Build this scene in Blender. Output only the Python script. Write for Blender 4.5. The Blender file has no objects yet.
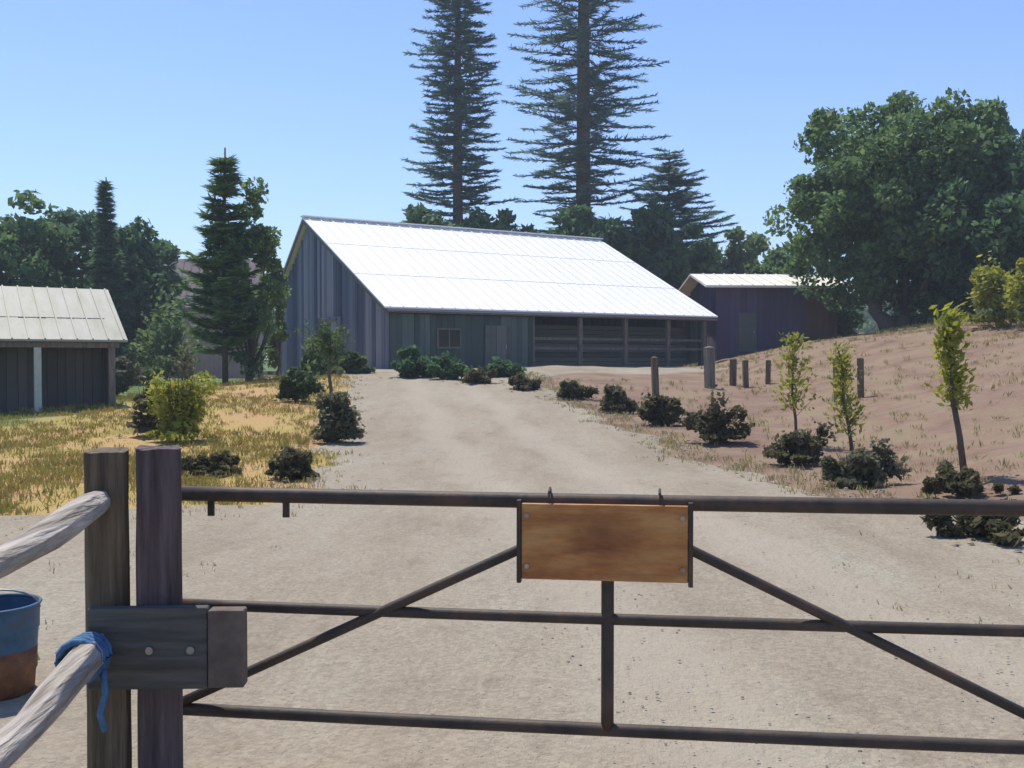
import bpy, bmesh, math, random
import numpy as np
from mathutils import Vector, Matrix, noise as mnoise

scene = bpy.context.scene
C = scene.collection
R = math.radians

# ------------------------------------------------------------------ camera, sky, sun, exposure
cam_d = bpy.data.cameras.new('camera'); cam = bpy.data.objects.new('camera', cam_d); C.objects.link(cam)
cam.location = (0, 0, 1.6); cam.rotation_euler = (R(90 - 1.375), 0, 0)
cam_d.sensor_width = 36; cam_d.lens = 36 * 1000 / 1024; cam_d.clip_start = .05; cam_d.clip_end = 5000
scene.camera = cam

SUN_EL, SUN_X, SUN_Y = 64.0, -0.50, 0.866         # unit vector towards the sun, on the ground plane
world = bpy.data.worlds.new('World'); scene.world = world; world.use_nodes = True
wn = world.node_tree
for n in list(wn.nodes): wn.nodes.remove(n)
sky = wn.nodes.new('ShaderNodeTexSky'); sky.sky_type = 'NISHITA'; sky.sun_disc = False
sky.sun_elevation = R(SUN_EL); sky.sun_rotation = math.atan2(SUN_X, SUN_Y)
sky.air_density = 1.0; sky.dust_density = .2; sky.ozone_density = 5.0
bg = wn.nodes.new('ShaderNodeBackground'); bg.inputs[1].default_value = .15
wo = wn.nodes.new('ShaderNodeOutputWorld')
hs_ = wn.nodes.new('ShaderNodeHueSaturation'); hs_.inputs['Saturation'].default_value = 1.10; hs_.inputs['Hue'].default_value = .5125; hs_.inputs['Value'].default_value = .93
wn.links.new(sky.outputs[0], hs_.inputs['Color']); wn.links.new(hs_.outputs[0], bg.inputs[0]); wn.links.new(bg.outputs[0], wo.inputs[0])
sun_d = bpy.data.lights.new('sun', 'SUN'); sun = bpy.data.objects.new('sun', sun_d); C.objects.link(sun)
sun_d.energy = 3.9; sun_d.angle = R(.5); sun_d.color = (1, .94, .82)
_c = math.cos(R(SUN_EL)); sv = Vector((SUN_X * _c, SUN_Y * _c, math.sin(R(SUN_EL))))
sun.rotation_euler = sv.to_track_quat('Z', 'Y').to_euler()
vs = scene.view_settings
vs.view_transform = 'Standard'; vs.look = 'None'; vs.gamma = 1; vs.use_curve_mapping = False
vs.exposure = 0.55

# ------------------------------------------------------------------ helpers
rng = np.random.default_rng(7); random.seed(7)

def sm(t):
    t = min(1.0, max(0.0, t)); return t * t * (3 - 2 * t)

def drive_c(y):   return .4 - .146 * (y - 13.3)
def h(x, y):
    """height of the ground"""
    rise = 1.2 * sm((y - 14) / 28.0) * sm((x + 15) / 9.0)
    rise += .25 * sm((y - 14) / 30.0) * (1 - sm((x + 15) / 9.0))
    d = x - (4.6 + .105 * max(y, 0))
    bank = 0
    if d > -1:
        t = d + 1
        bank = .27 * (t * t / 2 if t < 1 else t - .5)
        bank = 3.6 * (1 - math.exp(-bank / 3.6))
        bank *= sm((y - 3) / 18.0)
    und = .16 * mnoise.noise((x * .23, y * .23, 3.1)) + .06 * mnoise.noise((x * .8, y * .8, 7.7)) if abs(x) < 60 and -5 < y < 110 else 0
    dd = abs(x - drive_c(y))
    und *= .4 + .6 * sm((dd - 3) / 2) if y > 8 else .4
    far = 1.5 * sm((y - 80) / 160.0)
    return rise + bank + und + far

def at(px, py, ymax=300):
    """point of the ground seen at pixel (px, py)"""
    dx, dz = (px - 512) / 1000, (360 - py) / 1000
    t = 2.0
    while t < ymax:
        if 1.6 + dz * t <= h(dx * t, t): break
        t += .05
    return dx * t, t

def mat(name, cols, rough=.85, scale=3.0, bump=.0, bscale=30.0, detail=6, metallic=0.0, island=False, transl=0, stretch=None, spec=.3, patch=None):
    """procedural material: colours mixed by noise (object space), optional per-leaf variation"""
    m = bpy.data.materials.new(name); m.use_nodes = True; nt = m.node_tree; N = nt.nodes; L = nt.links
    p = N['Principled BSDF']; p.inputs['Roughness'].default_value = rough; p.inputs['Metallic'].default_value = metallic
    p.inputs['Specular IOR Level'].default_value = spec
    tc = N.new('ShaderNodeTexCoord'); vec = tc.outputs['Object']
    if stretch:
        mp = N.new('ShaderNodeMapping'); mp.inputs['Scale'].default_value = stretch; L.new(vec, mp.inputs[0]); vec = mp.outputs[0]
    no = N.new('ShaderNodeTexNoise'); no.inputs['Scale'].default_value = scale; no.inputs['Detail'].default_value = detail; no.inputs['Roughness'].default_value = .65
    L.new(vec, no.inputs['Vector'])
    fac = no.outputs['Fac']
    if island:
        g = N.new('ShaderNodeNewGeometry'); mx = N.new('ShaderNodeMix'); mx.inputs['Factor'].default_value = island
        L.new(fac, mx.inputs['A']); L.new(g.outputs['Random Per Island'], mx.inputs['B']); fac = mx.outputs['Result']
    cr = N.new('ShaderNodeValToRGB'); L.new(fac, cr.inputs[0])
    el = cr.color_ramp.elements
    lo, hi = (.32, .68) if not island else (.1, .9)
    for i, c in enumerate(cols):
        pos = lo + (hi - lo) * i / max(1, len(cols) - 1)
        if i < 2: e = el[i]; e.position = pos
        else: e = el.new(pos)
        e.color = (*c, 1)
    if len(cols) == 1: el[1].color = (*cols[0], 1)
    col = cr.outputs[0]
    L.new(col, p.inputs['Base Color'])
    if bump:
        b = N.new('ShaderNodeBump'); b.inputs['Strength'].default_value = bump; b.inputs['Distance'].default_value = .02
        n2 = N.new('ShaderNodeTexNoise'); n2.inputs['Scale'].default_value = bscale; n2.inputs['Detail'].default_value = 4
        L.new(vec, n2.inputs['Vector']); L.new(n2.outputs['Fac'], b.inputs['Height']); L.new(b.outputs[0], p.inputs['Normal'])
    if transl:
        t = N.new('ShaderNodeBsdfTranslucent'); L.new(col, t.inputs[0])
        ms = N.new('ShaderNodeMixShader'); ms.inputs[0].default_value = transl
        L.new(p.outputs[0], ms.inputs[1]); L.new(t.outputs[0], ms.inputs[2]); L.new(ms.outputs[0], N['Material Output'].inputs[0])
    return m

M = {}
M['rail_wood'] = mat('weathered_rail_wood', [(.17, .14, .105), (.36, .32, .27), (.50, .46, .40)], scale=4, stretch=(5, .35, 5), bump=.9, bscale=9)
M['post_brown'] = mat('brown_post_wood', [(.06, .045, .03), (.125, .095, .06), (.20, .15, .10)], scale=6, stretch=(5, 5, .3), bump=1, bscale=9)
M['post_purple'] = mat('dark_post_wood', [(.05, .035, .036), (.10, .072, .072), (.16, .12, .12)], scale=6, stretch=(5, 5, .3), bump=1, bscale=9)
M['block_dark'] = mat('dark_block_wood', [(.05, .05, .045), (.12, .115, .10)], scale=5, stretch=(.4, 5, 5), bump=.8, bscale=9)
M['block_end'] = mat('cut_end_wood', [(.10, .075, .06), (.16, .125, .10)], scale=14, bump=.5)
M['gate_steel'] = mat('dark_gate_paint', [(.035, .028, .022), (.055, .042, .032), (.10, .06, .04)], rough=.6, scale=5, bump=.12, bscale=40, spec=.3)
M['steel'] = mat('galvanised_steel', [(.22, .22, .22), (.36, .36, .36)], rough=.4, metallic=.8, scale=20)
M['sign_wood'] = mat('varnished_sign_wood', [(.20, .07, .022), (.42, .18, .055), (.55, .31, .11)], rough=.6, scale=2.6, stretch=(1.1, 4, 4.5), bump=.8, bscale=8)
M['roof_white'] = mat('white_metal_roof', [(.85, .83, .81), (.90, .885, .87), (.92, .91, .90)], rough=.4, scale=.9, bump=.15, bscale=2.5, spec=.5, stretch=(2.2, .35, 1))
M['roof_grey'] = mat('pale_grey_green_roof', [(.22, .23, .17), (.29, .29, .23), (.33, .32, .28)], rough=.6, scale=1.2, stretch=(3, .5, 1))
M['roof_cream'] = mat('cream_roof_sheet', [(.66, .62, .50), (.80, .76, .66)], rough=.5, scale=1)
M['roof_pink'] = mat('dull_pink_roof', [(.26, .19, .17), (.34, .26, .24)], scale=1)
M['siding'] = mat('blue_grey_boards', [(.045, .055, .085), (.10, .12, .17), (.19, .195, .24), (.28, .27, .29)], scale=1.5, stretch=(4, 4, .5), bump=.5, island=.75)
M['siding_g'] = mat('green_grey_boards', [(.035, .055, .05), (.065, .095, .085), (.13, .165, .15)], scale=1.5, stretch=(4, 4, .5), bump=.5, island=.6)
M['boards_d'] = mat('dark_horizontal_boards', [(.06, .07, .06), (.11, .12, .105), (.17, .175, .155)], scale=1.2, stretch=(.5, 4, 4), bump=.5, island=.6)
M['timber'] = mat('grey_timber', [(.10, .085, .07), (.22, .19, .16)], scale=5, stretch=(3, 3, .5), bump=.5)
M['purple_wall'] = mat('aubergine_boards', [(.06, .045, .085), (.11, .085, .15)], scale=1, island=.6)
M['brown_wall'] = mat('red_brown_boards', [(.09, .055, .045), (.14, .085, .065)], scale=1, island=.6)
M['dark_wall'] = mat('dark_shed_boards', [(.05, .05, .045), (.12, .11, .10)], scale=1.4, island=.6)
M['tan_wall'] = mat('tan_render', [(.36, .24, .20), (.46, .31, .26)], scale=1)
M['pale_paint'] = mat('pale_painted_post', [(.40, .43, .36), (.52, .55, .46)], scale=4)
M['glass'] = mat('window_glass', [(.02, .025, .03)], rough=.1, spec=.6)
M['frame_white'] = mat('window_frame_paint', [(.55, .54, .50), (.65, .64, .6)], scale=4)
M['concrete'] = mat('slab_concrete', [(.30, .28, .25), (.40, .38, .34)], scale=3, bump=.3)
M['bark'] = mat('bark', [(.07, .055, .042), (.16, .125, .095)], scale=6, stretch=(4, 4, 1), bump=1, bscale=14)
M['bark_pale'] = mat('pale_bark', [(.16, .13, .10), (.32, .28, .22)], scale=4, stretch=(4, 4, 1), bump=.8)
M['blue_metal'] = mat('blue_paint_worn', [(.03, .075, .13), (.05, .12, .20), (.10, .08, .06)], rough=.5, scale=6)
M['rust'] = mat('rust', [(.12, .055, .03), (.26, .12, .055)], rough=.9, scale=12, bump=.4)
M['rope'] = mat('blue_rope', [(.04, .10, .20), (.09, .19, .33)], scale=30, bump=.5)
M['stone'] = mat('stone', [(.24, .21, .165), (.33, .29, .23), (.42, .38, .31)], scale=2, island=.7, bump=.4)
def leafm(n, cols, tr=.5): return mat(n, cols, rough=.6, scale=.8, island=.55, transl=tr, spec=.25)
M['leaf_dark'] = leafm('dark_leaf', [(.045, .10, .05), (.085, .16, .07), (.15, .24, .10)])
M['leaf_teal'] = leafm('dark_blue_green_needles', [(.07, .125, .11), (.11, .18, .15), (.17, .26, .19)], .5)
M['leaf_mid'] = leafm('mid_green_leaf', [(.05, .085, .03), (.085, .13, .045), (.14, .19, .07)])
M['leaf_light'] = leafm('light_green_leaf', [(.09, .15, .04), (.15, .22, .07), (.22, .28, .12)])
M['leaf_yellow'] = leafm('yellow_green_leaf', [(.17, .20, .03), (.32, .33, .05), (.48, .45, .08)])
M['leaf_olive'] = leafm('olive_grey_leaf', [(.10, .105, .06), (.16, .16, .09), (.24, .23, .14)])
M['leaf_brown'] = leafm('brown_green_leaf', [(.07, .065, .035), (.12, .11, .055), (.19, .17, .09)])
M['leaf_tree'] = leafm('broadleaf_canopy', [(.065, .13, .05), (.12, .20, .07), (.23, .32, .11)])
M['straw'] = leafm('dry_grass_blade', [(.24, .19, .09), (.40, .32, .14), (.34, .34, .12)], .3)
M['grass_yellow'] = leafm('yellowing_grass_blade', [(.30, .20, .06), (.34, .28, .07), (.18, .22, .06)], .3)

def ground_mat():
    m = bpy.data.materials.new('ground_soil_and_grass'); m.use_nodes = True; nt = m.node_tree; N = nt.nodes; L = nt.links
    p = N['Principled BSDF']; p.inputs['Roughness'].default_value = .95; p.inputs['Specular IOR Level'].default_value = .1
    g = N.new('ShaderNodeNewGeometry'); sp = N.new('ShaderNodeSeparateXYZ'); L.new(g.outputs['Position'], sp.inputs[0])
    def noise(s, d=5):
        n = N.new('ShaderNodeTexNoise'); n.inputs['Scale'].default_value = s; n.inputs['Detail'].default_value = d; n.inputs['Roughness'].default_value = .65
        L.new(g.outputs['Position'], n.inputs['Vector']); return n.outputs['Fac']
    def ramp(f, cs):
        r = N.new('ShaderNodeValToRGB'); L.new(f, r.inputs[0])
        for i, (ps, c) in enumerate(cs):
            e = r.color_ramp.elements[i] if i < 2 else r.color_ramp.elements.new(ps)
            e.position = ps; e.color = (*c, 1)
        return r.outputs[0]
    def mix(f, a, b):
        x = N.new('ShaderNodeMix'); x.data_type = 'RGBA'; L.new(f, x.inputs[0]); L.new(a, x.inputs[6]); L.new(b, x.inputs[7]); return x.outputs[2]
    def math_(op, a, b):
        x = N.new('ShaderNodeMath'); x.operation = op
        for i, v in enumerate((a, b)):
            if isinstance(v, (int, float)): x.inputs[i].default_value = v
            else: L.new(v, x.inputs[i])
        return x.outputs[0]
    def step(f, a, b):
        x = N.new('ShaderNodeMapRange'); x.interpolation_type = 'SMOOTHSTEP'; L.new(f, x.inputs[0]); x.inputs[1].default_value = a; x.inputs[2].default_value = b; return x.outputs[0]
    dry = ramp(noise(.45, 8), [(.3, (.24, .20, .06)), (.46, (.38, .28, .10)), (.6, (.42, .25, .14)), (.72, (.30, .28, .08))])
    green = ramp(noise(.6, 8), [(.35, (.06, .10, .03)), (.65, (.15, .21, .07))])
    dirt = ramp(noise(.8, 9), [(.3, (.155, .10, .072)), (.46, (.215, .145, .105)), (.6, (.24, .18, .12)), (.72, (.21, .17, .10))])
    wob = math_('MULTIPLY', math_('SUBTRACT', noise(.25, 3), .5), 8.0)
    xw = math_('ADD', sp.outputs[0], wob)
    right = step(xw, -1.5, 1.5)
    left_green = step(math_('MULTIPLY', xw, -1.0), 9.5, 12.5)
    c = mix(left_green, dry, green)
    c = mix(right, c, dirt)
    # top of the bank turns to dry grass
    top = step(math_('ADD', sp.outputs[2], math_('MULTIPLY', math_('SUBTRACT', noise(.5), .5), .8)), 3.2, 3.9)
    c = mix(top, c, dry)
    far = step(sp.outputs[1], 60, 90); c = mix(far, c, green)
    L.new(c, p.inputs['Base Color'])
    b = N.new('ShaderNodeBump'); b.inputs['Strength'].default_value = .7; b.inputs['Distance'].default_value = .05
    L.new(noise(9, 8), b.inputs['Height']); L.new(b.outputs[0], p.inputs['Normal'])
    return m
M['ground'] = ground_mat()

def drive_mat():
    m = bpy.data.materials.new('pale_gravel_drive'); m.use_nodes = True; nt = m.node_tree; N = nt.nodes; L = nt.links
    p = N['Principled BSDF']; p.inputs['Roughness'].default_value = .95; p.inputs['Specular IOR Level'].default_value = .15
    g = N.new('ShaderNodeNewGeometry')
    def noise(s, d=5, st=None):
        n = N.new('ShaderNodeTexNoise'); n.inputs['Scale'].default_value = s; n.inputs['Detail'].default_value = d; n.inputs['Roughness'].default_value = .7
        v = g.outputs['Position']
        if st:
            mp = N.new('ShaderNodeMapping'); mp.inputs['Scale'].default_value = st; mp.inputs['Rotation'].default_value = (0, 0, R(-8)); L.new(v, mp.inputs[0]); v = mp.outputs[0]
        L.new(v, n.inputs['Vector']); return n.outputs['Fac']
    r = N.new('ShaderNodeValToRGB'); L.new(noise(.5, 8, (1.6, .45, 1)), r.inputs[0])
    cs = [(.3, (.235, .195, .14)), (.5, (.30, .255, .19)), (.66, (.325, .295, .225))]
    for i, (ps, c) in enumerate(cs):
        e = r.color_ramp.elements[i] if i < 2 else r.color_ramp.elements.new(ps)
        e.position = ps; e.color = (*c, 1)
    # individual stones
    vo = N.new('ShaderNodeTexVoronoi'); vo.inputs['Scale'].default_value = 42; L.new(g.outputs['Position'], vo.inputs['Vector'])
    mr = N.new('ShaderNodeSeparateColor'); L.new(vo.outputs['Color'], mr.inputs[0])
    rg = N.new('ShaderNodeMapRange'); L.new(mr.outputs[0], rg.inputs[0]); rg.inputs[3].default_value = .82; rg.inputs[4].default_value = 1.15
    mx = N.new('ShaderNodeMix'); mx.data_type = 'RGBA'; mx.blend_type = 'MULTIPLY'; mx.inputs[0].default_value = .8
    cb = N.new('ShaderNodeCombineColor')
    for i in range(3): L.new(rg.outputs[0], cb.inputs[i])
    L.new(r.outputs[0], mx.inputs[6]); L.new(cb.outputs[0], mx.inputs[7])
    # leaf litter / darker grit patches
    r2 = N.new('ShaderNodeMapRange'); L.new(noise(3.2, 9), r2.inputs[0]); r2.inputs[1].default_value = .56; r2.inputs[2].default_value = .68; r2.inputs[4].default_value = .5
    m2 = N.new('ShaderNodeMix'); m2.data_type = 'RGBA'; L.new(r2.outputs[0], m2.inputs[0]); L.new(mx.outputs[2], m2.inputs[6]); m2.inputs[7].default_value = (.19, .15, .11, 1)
    sp = N.new('ShaderNodeSeparateXYZ'); L.new(g.outputs['Position'], sp.inputs[0])
    def mth(op, a, b=None):
        q = N.new('ShaderNodeMath'); q.operation = op
        for i, v in enumerate((a, b)):
            if v is None: continue
            if isinstance(v, (int, float)): q.inputs[i].default_value = v
            else: L.new(v, q.inputs[i])
        return q.outputs[0]
    wob = mth('MULTIPLY', mth('SUBTRACT', noise(.35, 2), .5), 1.1)
    cx = mth('ADD', mth('ADD', sp.outputs[0], mth('MULTIPLY', mth('SUBTRACT', sp.outputs[1], 13.3), .146)), mth('SUBTRACT', wob, .4))
    tr = mth('ABSOLUTE', mth('SUBTRACT', mth('ABSOLUTE', cx), .85))
    tm_ = N.new('ShaderNodeMapRange'); tm_.interpolation_type = 'SMOOTHSTEP'; L.new(mth('ADD', tr, mth('MULTIPLY', mth('SUBTRACT', noise(5, 6), .5), .5)), tm_.inputs[0])
    tm_.inputs[1].default_value = .12; tm_.inputs[2].default_value = .5; tm_.inputs[3].default_value = .55; tm_.inputs[4].default_value = 0
    m3 = N.new('ShaderNodeMix'); m3.data_type = 'RGBA'; L.new(tm_.outputs[0], m3.inputs[0]); L.new(m2.outputs[2], m3.inputs[6]); m3.inputs[7].default_value = (.36, .315, .245, 1)
    L.new(m3.outputs[2], p.inputs['Base Color'])
    b = N.new('ShaderNodeBump'); b.inputs['Strength'].default_value = .8; b.inputs['Distance'].default_value = .02
    L.new(noise(38, 4), b.inputs['Height'])
    b2 = N.new('ShaderNodeBump'); b2.inputs['Strength'].default_value = .6; b2.inputs['Distance'].default_value = .08
    L.new(noise(1.6, 6, (1.6, .6, 1)), b2.inputs['Height']); L.new(b.outputs[0], b2.inputs['Normal']); L.new(b2.outputs[0], p.inputs['Normal'])
    return m
M['drive'] = drive_mat()

class MB:
    def __init__(s): s.v = []; s.f = []
    def add(s, vs, fs):
        o = len(s.v); s.v += [tuple(v) for v in vs]; s.f += [tuple(i + o for i in f) for f in fs]; return s
    def box(s, x0, y0, z0, x1, y1, z1, T=None):
        vs = [Vector(p) for p in ((x0,y0,z0),(x1,y0,z0),(x1,y1,z0),(x0,y1,z0),(x0,y0,z1),(x1,y0,z1),(x1,y1,z1),(x0,y1,z1))]
        if T: vs = [T @ v for v in vs]
        return s.add(vs, [(0,3,2,1),(4,5,6,7),(0,1,5,4),(1,2,6,5),(2,3,7,6),(3,0,4,7)])
    def beam(s, a, b, w, hh):
        a, b = Vector(a), Vector(b); d = b - a; q = d.to_track_quat('X', 'Z').to_matrix().to_4x4(); T = Matrix.Translation(a) @ q
        return s.box(0, -w/2, -hh/2, d.length, w/2, hh/2, T)
    def tube(s, pts, rad, n=8, jit=0.0, cap=True):
        pts = [Vector(p) for p in pts]; rings = []
        o = len(s.v)
        for i, p in enumerate(pts):
            d = (pts[min(i+1, len(pts)-1)] - pts[max(i-1, 0)]).normalized()
            a = d.cross(Vector((0, 0, 1)) if abs(d.z) < .9 else Vector((1, 0, 0))).normalized(); b = d.cross(a)
            r = rad[i] if hasattr(rad, '__len__') else rad
            for k in range(n):
                t = 2 * math.pi * k / n; rr = r * (1 + (random.uniform(-jit, jit) if jit else 0))
                s.v.append(tuple(p + a * math.cos(t) * rr + b * math.sin(t) * rr))
        for i in range(len(pts) - 1):
            for k in range(n):
                k2 = (k + 1) % n; s.f.append((o+i*n+k, o+i*n+k2, o+(i+1)*n+k2, o+(i+1)*n+k))
        if cap:
            s.f.append(tuple(o + k for k in reversed(range(n)))); s.f.append(tuple(o + (len(pts)-1)*n + k for k in range(n)))
        return s
    def build(s, name, m, parent=None, smooth=False, bevel=0, loc=None):
        me = bpy.data.meshes.new(name); me.from_pydata(s.v, [], s.f); me.update()
        bm = bmesh.new(); bm.from_mesh(me); bmesh.ops.recalc_face_normals(bm, faces=bm.faces); bm.to_mesh(me); bm.free()
        me.materials.append(m)
        if smooth: me.polygons.foreach_set('use_smooth', [True] * len(me.polygons))
        o = bpy.data.objects.new(name, me); C.objects.link(o)
        if parent: o.parent = parent
        if loc: o.location = loc
        if bevel:
            b = o.modifiers.new('bevel', 'BEVEL'); b.width = bevel; b.segments = 2; b.limit_method = 'ANGLE'
        return o

def tag(o, label=None, cat=None, group=None, kind=None):
    if label: o['label'] = label
    if cat: o['category'] = cat
    if group: o['group'] = group
    if kind: o['kind'] = kind
    return o
def thing(name, label, cat, loc=(0, 0, 0), rz=0, group=None):
    o = bpy.data.objects.new(name, None); C.objects.link(o); o.location = loc; o.rotation_euler = (0, 0, rz); o.empty_display_size = .3
    return tag(o, label, cat, group)

def leaf_mesh(name, P, size, m, parent=None, N=None, aspect=1.7, D=None, jit=.5):
    """many small pointed leaf faces. P: centres, D: long axis (or random)"""
    n = len(P); P = np.asarray(P, float)
    def unit(a): return a / (np.linalg.norm(a, axis=1, keepdims=True) + 1e-9)
    A = unit(rng.normal(size=(n, 3))) if D is None else unit(np.asarray(D) + rng.normal(size=(n, 3)) * .15)
    B = unit(np.cross(A, unit(rng.normal(size=(n, 3)) + (np.array([0, 0, .8]) if N is None else N))))
    sz = (np.asarray(size) * (1 + rng.uniform(-jit, jit, n)))[:, None]
    a, b = A * sz * .5 * aspect, B * sz * .5
    V = np.empty((n, 4, 3)); V[:, 0] = P - a; V[:, 1] = P + b - a * .1; V[:, 2] = P + a; V[:, 3] = P - b - a * .1
    me = bpy.data.meshes.new(name); me.vertices.add(n * 4); me.vertices.foreach_set('co', V.ravel())
    me.loops.add(n * 4); me.loops.foreach_set('vertex_index', np.arange(n * 4, dtype=np.int32))
    me.polygons.add(n); me.polygons.foreach_set('loop_start', np.arange(n, dtype=np.int32) * 4)
    me.update(calc_edges=True); me.materials.append(m)
    o = bpy.data.objects.new(name, me); C.objects.link(o)
    if parent: o.parent = parent
    return o

def clumps(n_cl, rx, ry, rz, zc, per, cl_r, flat=.8, shell=.55, bottom=-1):
    """leaf centres gathered in clumps inside an uneven ellipsoid centred at height zc"""
    out = []
    while len(out) < n_cl:
        d = rng.normal(size=3); d /= np.linalg.norm(d)
        if d[2] < bottom: continue
        r = rng.uniform(shell, 1.0) * (1 + .13 * math.sin(d[0] * 5 + 1) * math.cos(d[1] * 4 + d[2] * 6))
        c = np.array([d[0] * rx * r, d[1] * ry * r, zc + d[2] * rz * r])
        k = cl_r * rng.uniform(.6, 1.3)
        q = rng.normal(size=(per, 3)); q /= np.linalg.norm(q, axis=1, keepdims=True)
        q *= (rng.uniform(.25, 1, per) ** .6)[:, None] * k; q[:, 2] *= flat
        out.append(c + q)
    return np.concatenate(out)

def broad_tree(name, loc, H, rx, ry, label, leafmat='leaf_tree', crown_lo=.22, n_cl=110, per=150, cl=.9, leaf=.22, cat='tree', group=None, bark='bark', tr=.28, stems=1, shell=.55):
    t = thing(name, label, cat, loc, 0, group)
    zlo = H * crown_lo; zc = (H + zlo) / 2; rz = (H - zlo) / 2
    tm = MB()
    for sidx in range(stems):
        ox = (sidx - (stems - 1) / 2) * tr * 2.2
        tm.tube([(ox * .5, 0, -.4), (ox + .1, 0, zlo * .6), (ox * 1.6 + .2, .1, zlo * 1.2), (ox * 2 + .1, 0, zc)], [tr * 1.25, tr, tr * .8, tr * .45], 9, .08)
    for i in range(9):
        a = i * 2.4 + random.uniform(-.3, .3); r = random.uniform(.45, .8); e = Vector((math.cos(a) * rx * r, math.sin(a) * ry * r, zc + rz * random.uniform(-.5, .55)))
        s0 = Vector((.15, 0, zlo * random.uniform(.75, 1.3))); mid = (s0 + e) / 2 + Vector((0, 0, -.25))
        tm.tube([s0, mid, e], [tr * .5, tr * .3, tr * .08], 6)
    tm.build('trunk', M[bark], t, smooth=True)
    P = clumps(n_cl, rx, ry, rz, zc, per, cl, shell=shell)
    leaf_mesh('crown', P, leaf, M[leafmat], t)
    return t

def whorl_pine(loc, H, R0, label, z0=2.0, step=.62, nb=6, density=1.0, group=None, open_=0.0, tiers=True, mt='leaf_teal', pw=.75, upturn=.10):
    """araucaria: straight mast, flat whorls of near-horizontal branches clothed in cords of needles"""
    t = thing('pine_tree', label, 'tree', loc, 0, group)
    tm = MB(); tm.tube([(0, 0, -.4), (0, 0, H * .5), (.05, 0, H)], [H * .0135, H * .009, .03], 9)
    tm.build('trunk', M['bark'], t, smooth=True)
    lm = MB(); P = []; D = []; S = []
    z = z0; k = 0
    while z < H - .3:
        tt = (z - z0) / (H - z0)
        rad = R0 * (1 - tt) ** pw * random.uniform(.70, 1.12) + .035 * R0
        off = random.uniform(0, 6.28)
        for i in range(nb):
            if random.random() < open_: continue
            a = off + i * 2 * math.pi / nb + random.uniform(-.15, .15); rr = rad * random.uniform(.72, 1.1)
            dirv = np.array([math.cos(a), math.sin(a), 0]); per = np.array([-math.sin(a), math.cos(a), 0])
            zz = z + random.uniform(-.5, .5) * step; dr = random.uniform(-.16, .05) * rr
            f = lambda s: dirv * rr * s + np.array([0, 0, zz + dr * s + upturn * rr * s ** 3])
            lm.tube([tuple(f(s)) for s in (0, .4, .75, 1)], [.022 + rr * .009, .02 + rr * .006, .015, .006], 4, cap=False)
            n = int(rr / .17 * density) + 2
            for j in range(n):
                s = .16 + .84 * (j + random.random()) / n
                if s > 1: s = 1
                L = (.28 + .34 * rr * .28) * (1.12 - s * .75) * random.uniform(.7, 1.2)
                for sg in (-1, 1):
                    d = dirv * .75 + per * sg * 1.0 + np.array([0, 0, random.uniform(-.12, .28)]); d /= np.linalg.norm(d)
                    b = f(s)
                    for q in (.35, .85):
                        P.append(b + d * L * q + rng.normal(size=3) * .03); D.append(d + rng.normal(size=3) * .18); S.append(.055 + L * .06)
                P.append(f(s)); D.append(dirv); S.append(.08)
        z += step * random.uniform(.8, 1.2) * (1 - .35 * tt); k += 1
    cr = leaf_mesh('crown', P, np.array(S), M[mt], t, aspect=8.5, D=np.array(D), jit=.4)
    l = lm.build('limbs', M['bark'], cr)
    return t

def shrub(name, px, py, wpx, hpx, label, m='leaf_brown', cat='shrub', group=None, yellow=0, leaf=.032, dens=1.0, stems=True):
    x, y = at(px, py); s = y / 1000.0; w, hh = wpx * s, hpx * s
    t = thing(name, label, cat, (x, y, h(x, y)), random.uniform(0, 6), group)
    lf = max(leaf, y * .0022)
    ncl = int(26 * dens); per = int(min(240, 46 * (min(w, 2) / lf / 14) ** 1.5 + 40))
    P = clumps(ncl, w * .48, w * .42, hh * .46, hh * .46, per, min(w, hh) * .20, shell=.15)
    nf = len(P) // 4; P[:nf, :2] *= rng.uniform(.8, 1.45, (nf, 1)); P[:nf, 2] *= rng.uniform(.6, 1.3, nf); P[len(P) - nf:, 2] *= .35; P[len(P) - nf:, :2] *= 1.15
    P[:, 2] = np.abs(P[:, 2]) + .02
    leaf_mesh('foliage', P, lf * 1.5, M[m], t)
    lt = MB()
    for i in range(46):
        a = random.uniform(0, 6.28); r_ = abs(random.gauss(0, .42)) * w; q = lf * random.uniform(.7, 1.6); cx_, cy_ = math.cos(a) * r_, math.sin(a) * r_
        zz = h(x + cx_ , y + cy_) - h(x, y) + .03; b_ = random.uniform(0, 6.28)
        lt.add([(cx_ + math.cos(b_ + k * 2.1) * q, cy_ + math.sin(b_ + k * 2.1) * q, zz + random.uniform(0, q * .6)) for k in range(3)], [(0, 1, 2)])
    t.rotation_euler = (0, 0, 0); lt_o = lt.build('leaf_litter', M['bark'], t); lt_o['kind'] = 'stuff'
    if stems:
        sm_ = MB()
        for i in range(9):
            a = random.uniform(0, 6.28); r = random.uniform(.1, .38) * w
            sm_.tube([(0, 0, -.03), (math.cos(a) * r * .5, math.sin(a) * r * .5, hh * .35), (math.cos(a) * r, math.sin(a) * r, hh * random.uniform(.6, .95))], [.018, .012, .004], 5)
        sm_.build('stem', M['bark'], t)
    return t

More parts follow.
